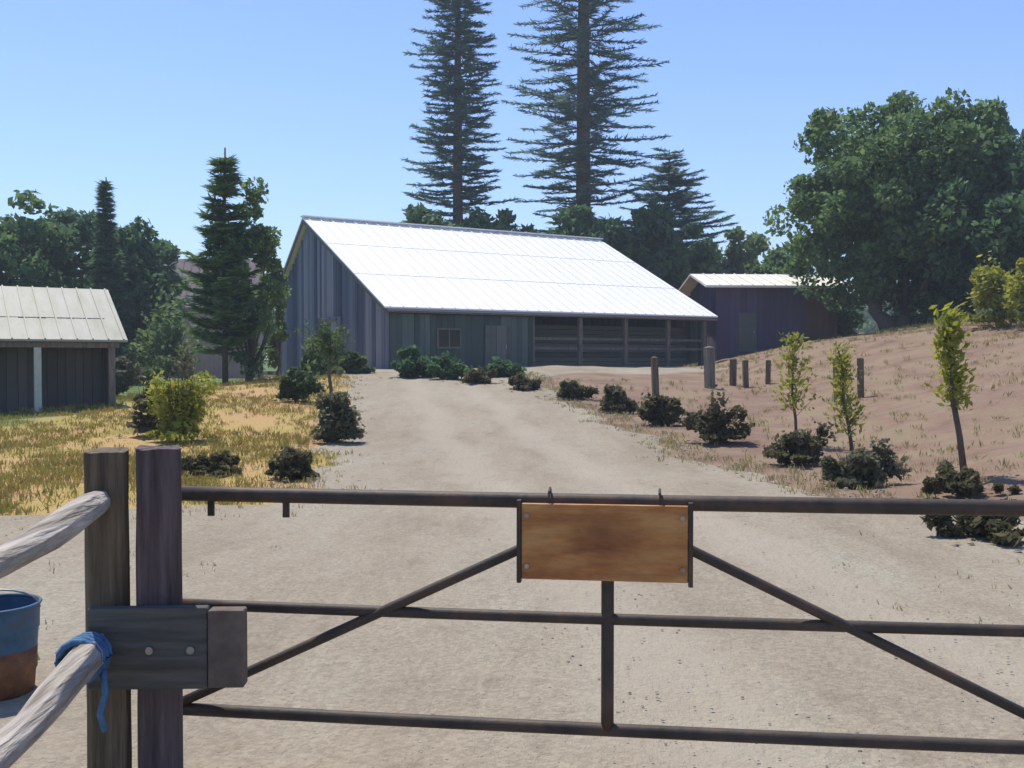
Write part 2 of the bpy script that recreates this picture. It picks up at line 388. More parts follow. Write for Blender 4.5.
# ------------------------------------------------------------------ ground
def axis(a, b, fine0, fine1, st, grow):
    c = list(np.arange(fine0, fine1 + 1e-6, st)); d = st
    x = fine0
    while x > a: d *= grow; x -= d; c.insert(0, x)
    d = st; x = c[-1]
    while x < b: d *= grow; x += d; c.append(x)
    return c
xs = axis(-450, 450, -30, 34, .5, 1.22); ys = axis(-120, 600, -4, 75, .5, 1.2)
g = MB(); nx = len(xs)
for yy in ys:
    for xx in xs: g.v.append((xx, yy, h(xx, yy)))
for j in range(len(ys) - 1):
    for i in range(nx - 1):
        g.f.append((j*nx+i, j*nx+i+1, (j+1)*nx+i+1, (j+1)*nx+i))
tag(g.build('ground', M['ground'], smooth=True), kind='structure')

def edge_l(y): return (drive_c(y) - 3.2) * sm((y - 8) / 3.2) + (-14) * (1 - sm((y - 8) / 3.2)) + .22 * math.sin(y * 1.7) + .13 * math.sin(y * 4.3)
def edge_r(y):
    e = (drive_c(y) + 3.2) * sm((y - 5) / 8) + 7.0 * (1 - sm((y - 5) / 8)) + .2 * math.sin(y * 1.3 + 2) + .12 * math.sin(y * 3.7)
    return e + 9 * sm((y - 33) / 7)             # widens into the yard in front of the barn
g = MB(); n = 60; yv = list(np.arange(-4, 46.01, .25))
for yy in yv:
    a, b = edge_l(yy), edge_r(yy)
    for i in range(n + 1):
        u = i / n; xx = a + (b - a) * u; e = min(u, 1 - u) * (b - a)
        g.v.append((xx, yy, h(xx, yy) + .03 - .018 * math.exp(-((abs(xx - drive_c(yy)) - .85) / .28) ** 2) - .07 * (1 - sm(e / .35))))
for j in range(len(yv) - 1):
    for i in range(n): k = j*(n+1)+i; g.f.append((k, k+1, k+n+2, k+n+1))
tag(g.build('gravel_drive', M['drive'], smooth=True), kind='structure')

# loose stones on the drive and verge
def stones(name, cnt, pos, s0, s1, label):
    V = []; F = []
    for i in range(cnt):
        x, y = pos(); s = random.uniform(s0, s1) ; z = h(x, y) + .03
        a = random.uniform(0, 6.28); o = len(V)
        top = []
        for k in range(5):
            t = a + k * 1.2566; rr = s * random.uniform(.7, 1.1); V.append((x + math.cos(t) * rr, y + math.sin(t) * rr * .8, z - s * .2))
        for k in range(5):
            t = a + .3 + k * 1.2566; rr = s * random.uniform(.4, .65); V.append((x + math.cos(t) * rr, y + math.sin(t) * rr * .8, z + s * random.uniform(.12, .28)))
        for k in range(5): F.append((o + k, o + (k+1) % 5, o + 5 + (k+1) % 5, o + 5 + k))
        F.append((o+5, o+6, o+7, o+8, o+9))
    mb = MB(); mb.v = V; mb.f = F
    return tag(mb.build(name, M['stone']), label, 'stones', kind='stuff')
def pos_drive():
    y = 3.2 + 24 * random.random() ** 1.8; x = random.uniform(max(edge_l(y), -y * .6), min(edge_r(y), y * .6)); return x, y
stones('loose_gravel', 2600, pos_drive, .004, .013, 'loose pale gravel stones scattered over the driveway')
def pos_edge():
    y = 9 + 28 * random.random(); s = random.choice((0, 1, 1)); x = (edge_l(y) if s == 0 else min(edge_r(y), drive_c(y) + 3.3)) + random.gauss(0, .35); return x, y
stones('verge_rubble', 600, pos_edge, .015, .05, 'small rubble stones along both edges of the driveway')

# air: one even, thin haze round the whole scene
hz_m = bpy.data.materials.new('thin_air'); hz_m.use_nodes = True; _n = hz_m.node_tree
_n.nodes.remove(_n.nodes['Principled BSDF']); _v = _n.nodes.new('ShaderNodeVolumePrincipled')
_v.inputs['Color'].default_value = (.80, .90, 1, 1); _v.inputs['Density'].default_value = .001; _v.inputs['Anisotropy'].default_value = 0
_n.links.new(_v.outputs[0], _n.nodes['Material Output'].inputs['Volume'])
tag(MB().box(-700, -250, -3, 700, 900, 75).build('haze', hz_m), 'thin bluish air over the farmyard', 'haze', kind='stuff')

# grass tufts
def grass(name, n, region, hgt, m, label, blades=9):
    P = []; D = []; S = []
    for i in range(n):
        x, y = region(); z = h(x, y)
        k = random.uniform(.6, 1.4) * hgt * (1 + y * .012)
        for b in range(blades):
            d = np.array([random.gauss(0, .38), random.gauss(0, .38), 1.0]); l = k * random.uniform(.6, 1.1)
            p = np.array([x + random.gauss(0, .05), y + random.gauss(0, .05), z]); P.append(p + d * l * .5); D.append(d); S.append(l)
    S = np.array(S)
    o = leaf_mesh(name, P, S * .17, M[m], D=np.array(D), aspect=6.2, jit=.2)
    return tag(o, label, 'grass', kind='stuff')
def reg_left():
    while True:
        y = 9.5 + 32 * random.random() ** 1.5; x = random.uniform(-.62 * y, edge_l(y) - .1)
        if math.sin(x * 1.3 + y * .4) * math.sin(y * .9 + x * .35) + random.gauss(0, .5) > -.15: return x, y
grass('dry_grass', 7500, reg_left, .085, 'grass_yellow', 'yellow and green dry grass on the left verge')
def reg_bank():
    while True:
        y = 9 + 40 * random.random() ** .8; x = random.uniform(edge_r(y) if y < 33 else 6.5 + (y - 33) * .1, .62 * y + 2)
        d = x - (4.6 + .105 * y)
        if random.random() < .10 + .5 * sm((d - 5) / 5): return x, y
grass('bank_grass', 4200, reg_bank, .09, 'straw', 'sparse straw coloured grass on the bare earth bank')
def reg_edge():
    y = 11 + 26 * random.random(); sd = random.random() < .45
    x = (edge_l(y) if sd else min(edge_r(y), drive_c(y) + 3.4)) + random.gauss(0, .3); return x, y
grass('edge_grass', 1100, reg_edge, .07, 'straw', 'dry weeds along both edges of the gravel drive', 8)
def reg_under():
    y = 3.2 + 7.5 * random.random(); x = random.choice((random.uniform(-5, -1.9), random.gauss(4.2, .9))); return x, y
grass('weeds', 260, reg_under, .05, 'straw', 'small dry weeds growing in the gravel near the gate', 7)

# ------------------------------------------------------------------ barn
BA = R(31); BZ = 1.15
barn = thing('barn', 'big barn with a sunlit white metal roof and blue grey board gable', 'barn', (-5.334, 42.0, BZ), BA)
BL, RD, BD = 18.6, 10.25, 15.2; EZ = 3.78 - BZ; RZ = 8.75 - BZ; o = .35
def zroof(y): return EZ + (RZ - EZ) * y / RD if y <= RD else RZ - (RZ - EZ + .4) * (y - RD) / (BD - RD) * .72
rf = MB()
def slab(mb, y0, y1, x0, x1, th=.07):
    z0, z1 = zroof(y0), zroof(y1)
    vs = [(x0,y0,z0),(x1,y0,z0),(x1,y1,z1),(x0,y1,z1),(x0,y0,z0+th),(x1,y0,z0+th),(x1,y1,z1+th),(x0,y1,z1+th)]
    mb.add(vs, [(0,3,2,1),(4,5,6,7),(0,1,5,4),(1,2,6,5),(2,3,7,6),(3,0,4,7)])
slab(rf, 0, RD, 0, BL); slab(rf, RD + .002, BD, 0, BL)
x = .25
while x < BL:
    for a, b in ((.0, RD), (RD, BD)):
        rf.beam((x, a + .02, zroof(a) + .085), (x, b - .02, zroof(b) + .085), .06, .05)
    x += .62
for yy in (3.4, 6.9):                     # laps between the roof sheets
    T = Matrix.Translation((0, yy, zroof(yy) + .078)) @ Matrix.Rotation(math.atan2(RZ - EZ, RD), 4, 'X')
    rf.box(.02, -.06, 0, BL - .02, .0, .012, T)
rf.build('roof', M['roof_white'], barn)
MB().beam((-.02, RD, RZ + .12), (BL + .02, RD, RZ + .12), .5, .06).build('ridge_cap', M['roof_white'], barn)
f = MB().box(0, .02, EZ - .17, BL, .07, EZ - .01); f.build('fascia', M['timber'], barn)
for xx in (.04, BL - .04):
    f = MB(); f.beam((xx, 0, zroof(0) - .1), (xx, RD, RZ - .1), .05, .18); f.beam((xx, RD, RZ - .1), (xx, BD, zroof(BD) - .1), .05, .18)
    f.build('verge_board', M['timber'], barn)
# gable walls made of boards of uneven tone and depth
def boards_v(mb, along, c, a, b, zf, w=.26, z0=-.5):
    t = a
    while t < b - .03:
        ww = min(w * random.uniform(.8, 1.15), b - t); dpt = random.uniform(0, .035)
        zt = min(zf(t), zf(t + ww)) - .2
        if along == 'y': mb.box(c - .04 - dpt, t, z0, c + .02, t + ww - .012, zt)
        else: mb.box(t, c - .04 - dpt, z0, t + ww - .012, c + .02, zt)
        t += ww
g = MB(); boards_v(g, 'y', .35, .4, BD - .3, zroof, .34); g.build('gable_wall', M['siding'], barn)
g = MB(); g.box(.37, .42, -.6, .45, BD - .32, EZ - .3)
k = .45
g.add([(.37, .42, EZ - .3), (.37, RD, RZ - .3), (.37, BD - .32, zroof(BD) - .3), (.45, .42, EZ - .3), (.45, RD, RZ - .3), (.45, BD - .32, zroof(BD) - .3)], [(0, 1, 2), (3, 5, 4), (0, 3, 4, 1), (1, 4, 5, 2), (2, 5, 3, 0)])
g.build('wall_lining', M['dark_wall'], barn)
g = MB(); boards_v(g, 'y', BL - .4, .4, BD - .3, zroof, .34); g.build('gable_wall', M['siding_g'], barn)
g = MB(); boards_v(g, 'x', BD - .35, .4, BL - .4, lambda t: zroof(BD)); g.build('back_wall', M['siding_g'], barn)
g = MB(); boards_v(g, 'x', .42, .4, 7.6, lambda t: EZ, .3); g.box(.4, .45, -.5, 7.6, .5, EZ - .2); g.build('front_wall', M['siding_g'], barn)
# recessed stall front of horizontal boards with openings above
g = MB(); z = -.3
while z < EZ - .5:
    g.box(7.6, 1.9 + random.uniform(0, .03), z, BL - .42, 1.98, z + .2); z += .225
g.build('stall_front', M['boards_d'], barn)
g = MB()
for zz in (1.0, 1.45): g.beam((7.7, .55, zz), (BL - .4, .55, zz), .05, .12)
g.build('stall_rail', M['timber'], barn)
for xx in (7.6, 10.3, 13.0, 15.7, BL - .5):
    MB().box(xx - .1, .4, -.6, xx + .1, .6, EZ - .17).build('post', M['timber'], barn, bevel=.01)
# doors in the gable and a window in the front wall
d = MB(); boards_v(d, 'y', .24, 5.6, 8.6, lambda t: 2.7, .3, -.2); dd = d.build('door', M['siding'], barn)
for zz in (.4, 2.3): MB().box(.12, 6.0, zz, .2, 8.3, zz + .12).build('brace', M['timber'], dd)
MB().box(.1, 8.15, 1.1, .16, 8.2, 1.35).build('handle', M['steel'], dd)
w = MB().box(2.6, .3, .95, 3.8, .345, 1.85).build('window', M['timber'], barn)
MB().box(2.68, .285, 1.03, 3.17, .31, 1.77).box(3.23, .285, 1.03, 3.72, .31, 1.77).build('pane', M['glass'], w)
dr = MB(); boards_v(dr, 'x', .33, 5.0, 6.3, lambda t: 2.2, .26, -.1); dr = dr.build('door', M['boards_d'], barn)
MB().box(6.05, .24, .95, 6.1, .3, 1.15).build('handle', M['steel'], dr)
MB().tube([(.1, .0, EZ - .05), (BL - .1, 0, EZ - .08)], .06, 8).build('gutter', M['steel'], barn)
MB().box(7.6, 0, -.7, BL, 2.2, .12).build('plinth', M['concrete'], barn)

# ------------------------------------------------------------------ open shed at the left
shed = thing('shed', 'low shed with a pale grey green roof and dark open front at left', 'shed', (-10.75, 28.0, .1), BA)
SE, SR, SD, SL = 2.0, 3.6, 3.2, 13.0
s = MB()
for (y0, y1, z0, z1) in ((0, SD, SE, SR), (SD + .002, SD * 2, SR, SE)):
    vs = [(-SL,y0,z0),(0,y0,z0),(0,y1,z1),(-SL,y1,z1)]; s.add(vs + [(a, b, c + .06) for a, b, c in vs], [(0,3,2,1),(4,5,6,7),(0,1,5,4),(1,2,6,5),(2,3,7,6),(3,0,4,7)])
x = -SL + .1
while x < 0:
    s.beam((x, .02, SE + .075), (x, SD, SR + .075), .04, .04); s.beam((x, SD, SR + .075), (x, 2 * SD - .02, SE + .075), .04, .04); x += .4
s.build('roof', M['roof_grey'], shed)
g = MB(); boards_v(g, 'x', 2 * SD - .4, -SL + .3, -.3, lambda t: SE); g.build('back_wall', M['dark_wall'], shed)
for xx in (-.35, -SL + .35):
    g = MB(); boards_v(g, 'y', xx, .9, 2 * SD - .4, lambda t: SE + (SR - SE) * (1 - abs(t - SD) / SD)); g.build('side_wall', M['dark_wall'], shed)
g = MB(); boards_v(g, 'x', 1.3, -4.2, -.4, lambda t: SE + .9); g.build('front_wall', M['dark_wall'], shed)
MB().box(-SL + .2, .15, SE - .16, -.2, .25, SE - .02).build('beam', M['timber'], shed)
for xx in (-.4, -2.28, -6.0, -9.3, -12.4):
    MB().box(xx - .09, .12, -.4, xx + .09, .3, SE - .16).build('post', M['pale_paint' if xx == -2.28 else 'timber'], shed, bevel=.01)

# ------------------------------------------------------------------ second building right of the barn
def simple_house(name, label, cat, loc, rz, L, Dp, E, Rg, roofm, wallm, ov=.5, windows=(), door=None, split=None):
    t = thing(name, label, cat, loc, rz)
    s = MB()
    for (y0, y1, z0, z1) in ((-ov, Dp / 2, E - ov * (Rg - E) / (Dp / 2), Rg), (Dp / 2 + .002, Dp + ov, Rg, E - ov * (Rg - E) / (Dp / 2))):
        vs = [(-ov,y0,z0),(L+ov,y0,z0),(L+ov,y1,z1),(-ov,y1,z1)]; s.add(vs + [(a, b, c + .12) for a, b, c in vs], [(0,3,2,1),(4,5,6,7),(0,1,5,4),(1,2,6,5),(2,3,7,6),(3,0,4,7)])
    x = 0
    while x < L: s.beam((x, -ov, E - ov * (Rg - E) / (Dp / 2) + .14), (x, Dp / 2, Rg + .14), .05, .05); x += .6
    s.build('roof', M[roofm], t)
    zf = lambda u: E + (Rg - E) * (1 - abs(u - Dp / 2) / (Dp / 2)) + .15
    sp = split or L
    g = MB(); boards_v(g, 'x', 0, 0, sp, lambda u: E + .15, .35, -1.5); g.box(0, .03, -1.5, L, .1, E - .05)
    for xx in (0.04, L): boards_v(g, 'y', xx, 0.05, Dp, zf, .35, -1.5)
    boards_v(g, 'x', Dp, 0.05, L, lambda u: E + .15, .35, -1.5); g.build('wall', M[wallm], t)
    if split: g = MB(); boards_v(g, 'x', 0, sp, L, lambda u: E + .15, .35, -1.5); g.build('wall', M['brown_wall'], t)
    for (x0, z0, x1, z1) in windows:
        w = MB().box(x0, -.12, z0, x1, -.085, z1).build('window', M['frame_white'], t)
        MB().box(x0 + .08, -.14, z0 + .08, (x0 + x1) / 2 - .03, -.105, z1 - .08).box((x0 + x1) / 2 + .03, -.14, z0 + .08, x1 - .08, -.105, z1 - .08).build('pane', M['glass'], w)
    if door:
        d = MB().box(door, -.13, .0, door + 1.0, -.085, 2.1).build('door', M['boards_d'], t); MB().box(door + .82, -.17, 1.0, door + .88, -.135, 1.12).build('handle', M['steel'], d)
    return t
simple_house('outbuilding', 'dark aubergine outbuilding with a low cream roof right of the barn', 'outbuilding', (11.0, 54, 2.05), R(4), 6.7, 5.5, 3.6, 4.3, 'roof_cream', 'purple_wall', .75, (), 1.2, 4.9)
simple_house('house', 'far small house with a dull pink roof between the left trees', 'house', (-26.0, 74, 1.3), R(4), 6.6, 5, 4.6, 7.9, 'roof_pink', 'tan_wall', .4, ((4.9, 3.0, 5.6, 3.9),))

# ------------------------------------------------------------------ trees
def gp(px, Z): x = (px - 512) / 1000 * Z; return (x, Z, h(x, Z))
def hz(py, Z, base): return 1.6 + (360 - py) / 1000 * Z - base
p = gp(458, 74)
whorl_pine(p, 36, 4.6, 'narrow dense tall pine behind the left half of the barn', z0=2.5, step=.56, nb=8, density=1.1, group='tall pines behind the barn', pw=.42, open_=.25)
p = gp(583, 78)
whorl_pine(p, 52, 7.2, 'tallest and widest pine with open tiers behind the barn ridge', z0=2.5, step=.74, nb=8, density=.85, group='tall pines behind the barn', open_=.3, pw=.36, upturn=.06)
p = gp(668, 82)
whorl_pine(p, 17.5, 8.2, 'short sparse pine beyond the right end of the barn roof', z0=2, step=.62, nb=9, density=1.3, group='tall pines behind the barn', open_=.2, pw=.6)
p = gp(236, 37)
whorl_pine((p[0]-.4,p[1],p[2]), 8.7, 1.75, 'slim conifer with a thin top beside the barn gable', z0=1.2, step=.34, nb=8, density=2.0, mt='leaf_tree', pw=.75, upturn=.25, open_=.38)
broad_tree('tree', (p[0] + .25, p[1] + .5, p[2]), 7.2, 1.35, 1.3, 'dense upright tree clustered against the slim conifer by the gable', 'leaf_tree', .08, 80, 110, .42, .11, tr=.12)
p = gp(275, 43); broad_tree('tree', p, 5.4, .55, .7, 'narrow pale green tree squeezed against the barn gable corner', 'leaf_light', .1, 34, 90, .3, .12, tr=.07)
# big tree on the right bank and its neighbour
p = gp(900, 50)
broad_tree('tree', p, hz(96, 50, p[2]), 6.0, 5.5, 'huge rounded broadleaf tree on the bank right of the outbuilding', 'leaf_tree', .06, 330, 210, 1.0, .18, tr=.4, stems=3, bark='bark', shell=.25)
p = gp(1035, 47)
broad_tree('tree', p, hz(140, 47, p[2]), 6.2, 5.0, 'dark lower tree at the right edge beside the huge rounded tree', 'leaf_dark', .0, 170, 240, 1.1, .19, tr=.35)
p = gp(1000, 56)
broad_tree('tree', p, hz(128, 56, p[2]), 4.2, 4.0, 'tree crown rising behind the gap of the two right trees', 'leaf_dark', .1, 80, 170, 1.1, .27, tr=.3)
# low trees behind the barn and right
for px, Z, top, rx, lf, lab in ((425, 66, 206, 3.2, 'leaf_dark', 'dark bushy tree peeping above the barn ridge at its left'), (500, 68, 200, 4.6, 'leaf_dark', 'dark bushy tree between the two tall pine trunks'),
                               (575, 69, 208, 4.2, 'leaf_dark', 'dark bushy tree at the foot of the widest pine'), (640, 70, 212, 3.8, 'leaf_dark', 'dark bushy tree showing above the right end of the barn roof'),
                               (692, 72, 228, 3.2, 'leaf_tree', 'grey green bushy tree left of the outbuilding roof'), (742, 84, 232, 2.8, 'leaf_light', 'pale green small tree above the cream outbuilding roof'),
                               (790, 74, 250, 3.0, 'leaf_tree', 'green tree just behind the cream roof of the outbuilding')):
    p = gp(px, Z); broad_tree('tree', p, hz(top, Z, p[2]), rx, 2.6, lab, lf, .08, 60, 130, .95, .3, group='bushy trees behind the barn', tr=.2)
# left treeline
for px, Z, top, rx, lf, lab in ((-60, 58, 190, 4.6, 'leaf_dark', 'broad dark tree beyond the shed, mostly out of the left edge'), (22, 56, 202, 3.6, 'leaf_tree', 'broad dark tree above the shed roof near the left edge'),
                               (78, 60, 199, 3.0, 'leaf_dark', 'round dark tree beyond the middle of the shed roof'), (138, 57, 224, 1.9, 'leaf_dark', 'lower dark tree right of the spired conifer'),
                               (228, 95, 262, 5, 'leaf_dark', 'far dark tree filling the gap behind the slim conifer'), (190, 110, 285, 5, 'leaf_mid', 'far green tree behind the pink roofed house')):
    p = gp(px, Z); broad_tree('tree', p, hz(top, Z, p[2]), rx, 2.8, lab, lf, .06, 80, 130, .95, .26, group='trees in the left background', tr=.22)
p = gp(107, 54)
whorl_pine(p, hz(178, 54, p[2]), 1.7, 'spired narrow conifer in the left tree line', z0=.8, step=.34, nb=8, density=1.6, mt='leaf_dark', pw=1.1)
# far wood to close the horizon
P = []
for i in range(260):
    a = random.uniform(-1.1, 1.1); d = random.uniform(190, 260); x, y = math.sin(a) * d, math.cos(a) * d
    c = clumps(6, 6, 6, 4.5, h(x, y) + 4, 60, 2.6); c[:, 0] += x; c[:, 1] += y; P.append(c)
tag(leaf_mesh('distant_wood', np.concatenate(P), .9, M['leaf_tree']), 'distant belt of woodland along the horizon', 'woodland', kind='stuff')

# ------------------------------------------------------------------ shrubs
gR, gL = 'low shrubs along the right edge of the drive', 'shrubs left of the drive'
for a in ((478, 384, 34, 16, 'farthest low dark shrub in the row along the barn yard'), (526, 391, 34, 16, 'second farthest low shrub in the row before the barn'),
          (572, 399, 40, 18, 'flat dark shrub right of the drive below the barn stalls'), (619, 413, 36, 28, 'small round shrub just left of the shrub with the stake'),
          (660, 425, 42, 32, 'round brown shrub at the foot of the thin dark stake'), (717, 443, 54, 40, 'wide brown shrub below the thick grey post')):
    shrub('shrub', *a[:4], a[4], 'leaf_brown', group=gR)
shrub('shrub', 798, 466, 58, 46, 'dark shrub at the foot of the first leafy sapling from the barn', 'leaf_brown', group=gR)
shrub('shrub', 857, 486, 74, 40, 'dark green wide shrub beneath the narrow yellow green young tree', 'leaf_olive', group=gR)
shrub('shrub', 965, 494, 96, 24, 'flat dark mat of a shrub at the foot of the leaning sapling', 'leaf_brown', group=gR)
shrub('shrub', 985, 540, 105, 36, 'nearest dark leafy mound standing for a cast shadow, just above the gate at the right', 'leaf_brown', group=gR)  # dark mound added as the cast shadow of the plant behind it
shrub('shrub', 213, 476, 64, 22, 'low brown shrub just right of the dark gate post top', 'leaf_brown', group=gL)
shrub('shrub', 291, 480, 44, 32, 'small dark shrub just above the top gate rail at left', 'leaf_brown', group=gL)
shrub('shrub', 331, 444, 50, 60, 'grey green bushy shrub at the left edge of the drive', 'leaf_olive', group=gL)
shrub('shrub', 176, 441, 66, 86, 'tall yellow green shrub with dark stems on the left verge', 'leaf_yellow', group=gL, dens=.8)
shrub('shrub', 150, 436, 34, 52, 'darker brown shrub tucked against the yellow green one', 'leaf_brown', group=gL, dens=.8)
shrub('shrub', 296, 402, 40, 30, 'small green shrub between the drive and the tan verge', 'leaf_mid', group=gL)
shrub('shrub', 166, 386, 84, 80, 'large olive bush beyond the verge, right of the shed', 'leaf_light', group=gL)
shrub('shrub', 116, 396, 44, 46, 'dark olive bush at the right corner of the shed', 'leaf_olive', group=gL)
gB = 'shrubs planted along the barn wall'
for a in ((318, 376, 40, 42, 'bright green shrub in front of the barn gable', 'leaf_light'), (352, 374, 34, 24, 'low green shrub between the gable shrub and the barn corner', 'leaf_mid'), (410, 378, 40, 30, 'dark green shrub at the front corner of the barn', 'leaf_dark'),
          (452, 380, 46, 26, 'wide green shrub under the window of the barn front', 'leaf_dark'), (505, 378, 44, 18, 'low shrub at the start of the barn stalls', 'leaf_dark')):
    shrub('shrub', *a[:4], a[4], a[5], group=gB)
shrub('shrub', 828, 338, 60, 44, 'dark bush at the right corner of the outbuilding', 'leaf_dark')
shrub('shrub', 882, 326, 70, 36, 'dark bush beneath the huge tree on the bank', 'leaf_dark')

# tall golden grass clump on the bank
def clump(px, py, wpx, hpx, label, m, n=420, g=None, cat='grass clump'):
    x, y = at(px, py); s = y / 1000; P = []; D = []; S = []
    for i in range(n):
        r = abs(random.gauss(0, .3)) * wpx * s * .6; a = random.uniform(0, 6.28); d = np.array([math.cos(a) * .3, math.sin(a) * .3, 1]); l = hpx * s * random.uniform(.5, 1)
        P.append(np.array([x + math.cos(a) * r, y + math.sin(a) * r, h(x, y)]) + d * l * .5); D.append(d); S.append(l)
    o = leaf_mesh('grass_clump', P, np.array(S) / 6.5, M[m], D=np.array(D), aspect=6.5, jit=.1)
    return tag(o, label, cat, g)
gG = 'golden grass clumps on the bank'
shrub('shrub', 996, 327, 50, 62, 'yellow green bush on top of the bank beneath the right tree', 'leaf_yellow', dens=.9)
shrub('shrub', 1036, 328, 52, 76, 'taller yellow green bush on the bank, cut by the right edge of the picture', 'leaf_yellow', dens=.9)
clump(952, 320, 34, 24, 'short straw grass clump left of the yellow green bank bush', 'straw', 240, g=gG)
clump(868, 332, 40, 22, 'low green gold grass clump below the bank bush', 'grass_yellow', 240, g=gG)

# ------------------------------------------------------------------ saplings
gS = 'young trees planted beside the drive'
def sapling(px, py, top, lean, wpx, label, m, f0, stake=False, tr=.018, n=520, spiky=False):
    x, y = at(px, py); s = y / 1000; H = (py - top) * s
    t = thing('young_tree', label, 'young tree', (x, y, h(x, y)), 0, gS)
    L = lean * s
    pts = [(L * u ** .8 + .03 * math.sin(u * 9) * (u > 0), .03 * math.sin(u * 7), H * u - .03 * (u == 0)) for u in (0, .25, .5, .75, .97)]
    MB().tube(pts, [tr * 1.3, tr * 1.1, tr, tr * .7, tr * .3], 7, .1).build('trunk', M['bark'], t, smooth=True)
    P = []; D = []; tw = MB()
    for i in range(26):
        u = f0 + (1 - f0) * (i + random.random()) / 26; a = random.uniform(0, 6.28); w = wpx * s * .5 * (1.15 - .6 * (u - f0) / (1 - f0)) * random.uniform(.3, 1.5)
        c = np.array([L * u ** .8, 0, H * u]); dv = np.array([math.cos(a), math.sin(a), .9]); e = c + dv * w
        tw.tube([tuple(c), tuple((c + e) / 2 + np.array([0, 0, .01])), tuple(e)], [.006, .004, .002], 4)
        for j in range(n // 26):
            q = random.uniform(.25, 1.1); P.append(c + dv * w * q + rng.normal(size=3) * .07); D.append(dv + rng.normal(size=3) * .7)
    leaf_mesh('foliage', P, .036 * (1 + y * .012), M[m], t, D=np.array(D), aspect=2.4)
    tw.build('twigs', M['bark'], t)
    if stake: MB().tube([(-.1, .05, -.05), (-.1, .05, H * .75)], .022, 8).build('stake', M['timber'], t)
    return t
sapling(966, 478, 314, -20, 26, 'tall leaning young tree with a dark bare stem, nearest at right', 'leaf_yellow', .42, tr=.034, n=950)
sapling(853, 452, 352, -14, 22, 'narrow yellow green young tree above the dark green wide shrub', 'leaf_yellow', .15, tr=.028, n=700)
sapling(797, 446, 340, -6, 30, 'pale yellow green young tree with airy foliage, left of the narrower one', 'leaf_yellow', .25, tr=.024, n=620)
sapling(330, 410, 334, 0, 50, 'bright green young tree rising from the grey green shrub', 'leaf_mid', .5, n=900, tr=.04)
sapling(182, 420, 352, 3, 18, 'thin dark stemmed sapling behind the yellow green shrub', 'leaf_olive', .5, n=260, tr=.03)

def wpost(px, py, top, w, label, g=None, m='timber'):
    x, y = at(px, py); s = y / 1000; H = (py - top) * s; ww = w * s / 2
    mb = MB(); mb.box(-ww, -ww, -.2, ww, ww, H * .985); mb.add([(-ww, -ww, H * .985), (ww, -ww, H * .985), (ww, ww, H * .985), (-ww, ww, H * .985), (0, 0, H + ww * .3)], [(0, 1, 4), (1, 2, 4), (2, 3, 4), (3, 0, 4)])
    o = mb.build('wooden_post', M[m], loc=(x, y, h(x, y)), bevel=.006); o.rotation_euler = (R(random.uniform(-2, 2)), R(random.uniform(-2, 2)), random.uniform(0, 1)); return tag(o, label, 'post', g)
wpost(656, 402, 357, 6, 'thin dark stake standing over the round brown shrub', 'posts right of the drive', 'post_brown')
wpost(710, 388, 347, 8, 'thickest grey post near the right corner of the barn', 'posts right of the drive')
for px, py, tp, w, lb in ((733, 386, 359, 5, 'short stake just right of the thick grey post'), (746, 388, 360, 5, 'short stake second right of the thick grey post'), (768, 384, 360, 4, 'slim stake in front of the outbuilding'),
                          (861, 398, 358, 5, 'slim stake on the bank right of the yellow green young tree'), (838, 402, 356, 6, 'dark stake on the bank behind the yellow green young tree'), (190, 388, 352, 4, 'thin dark stake on the left verge by the olive bush')):
    wpost(px, py, tp, w, lb, 'posts right of the drive' if px > 300 else None, 'post_brown')
# dark strip added as the shade under shrubs, back of left verge
x0, y0 = at(258, 374); x1, y1 = at(340, 377)
e = thing('shade_strip', 'low dark strip standing for the shade under shrubs where the verge meets the barn yard', 'shade strip', (x0, y0, h(x0, y0)))
dx, dy = x1 - x0, y1 - y0; dz = h(x1, y1) - h(x0, y0)
MB().beam((0, 0, .12), (dx, dy, .12 + dz), .12, .26).build('shade_beam', M['post_brown'], e, bevel=.01)
for u in (.02, .5, .98): MB().box(dx*u - .05, dy*u - .14, -.2 + dz*u, dx*u + .05, dy*u - .065, .34 + dz*u).build('shade_peg', M['post_brown'], e)

# ------------------------------------------------------------------ gate
GL, GR_ = Vector((-1.318, 3.86)), Vector((2.02, 3.44))
gate = thing('farm_gate', 'closed dark steel tube gate with three rails and two diagonal braces', 'gate', (GL.x, GL.y, 0), math.atan2(GR_.y - GL.y, GR_.x - GL.x))
W = (GR_ - GL).length; cx = W / 2
ZT, ZM, ZB = 1.085, .655, .245
def rail(name, a, b, r, m='gate_steel', par=gate, n=12):
    a, b = Vector(a), Vector(b); k = 9
    pts = [a.lerp(b, i / (k - 1)) for i in range(k)]
    return MB().tube(pts, r, n).build(name, M[m], par, smooth=True)
def sag(name, z, r, dip=.006):
    pts = [(W * i / 12, 0, z - dip * math.sin(math.pi * i / 12)) for i in range(13)]
    return MB().tube(pts, r, 14).build(name, M['gate_steel'], gate, smooth=True)
sag('top_rail', ZT, .0285, .004); sag('middle_rail', ZM, .021); sag('bottom_rail', ZB, .024)
rail('end_stile', (.0, 0, ZB), (.0, 0, ZT), .0245); rail('end_stile', (W, 0, ZB), (W, 0, ZT), .0245)
rail('centre_upright', (cx, -.002, ZB), (cx, -.002, ZT), .0235)
rail('diagonal_brace', (cx, -.012, ZT - .03), (.02, -.004, ZB + .02), .019); rail('diagonal_brace', (cx, -.012, ZT - .03), (W - .02, -.004, ZB + .02), .019)
for z in (ZT, ZB):                       # hinge straps on the hanging stile
    hs = MB().tube([(0, 0, z - .075), (0, 0, z - .035)], .034, 12); hs.box(-.10, -.014, z - .07, -.02, .014, z - .04); hs.build('hinge', M['gate_steel'], gate)
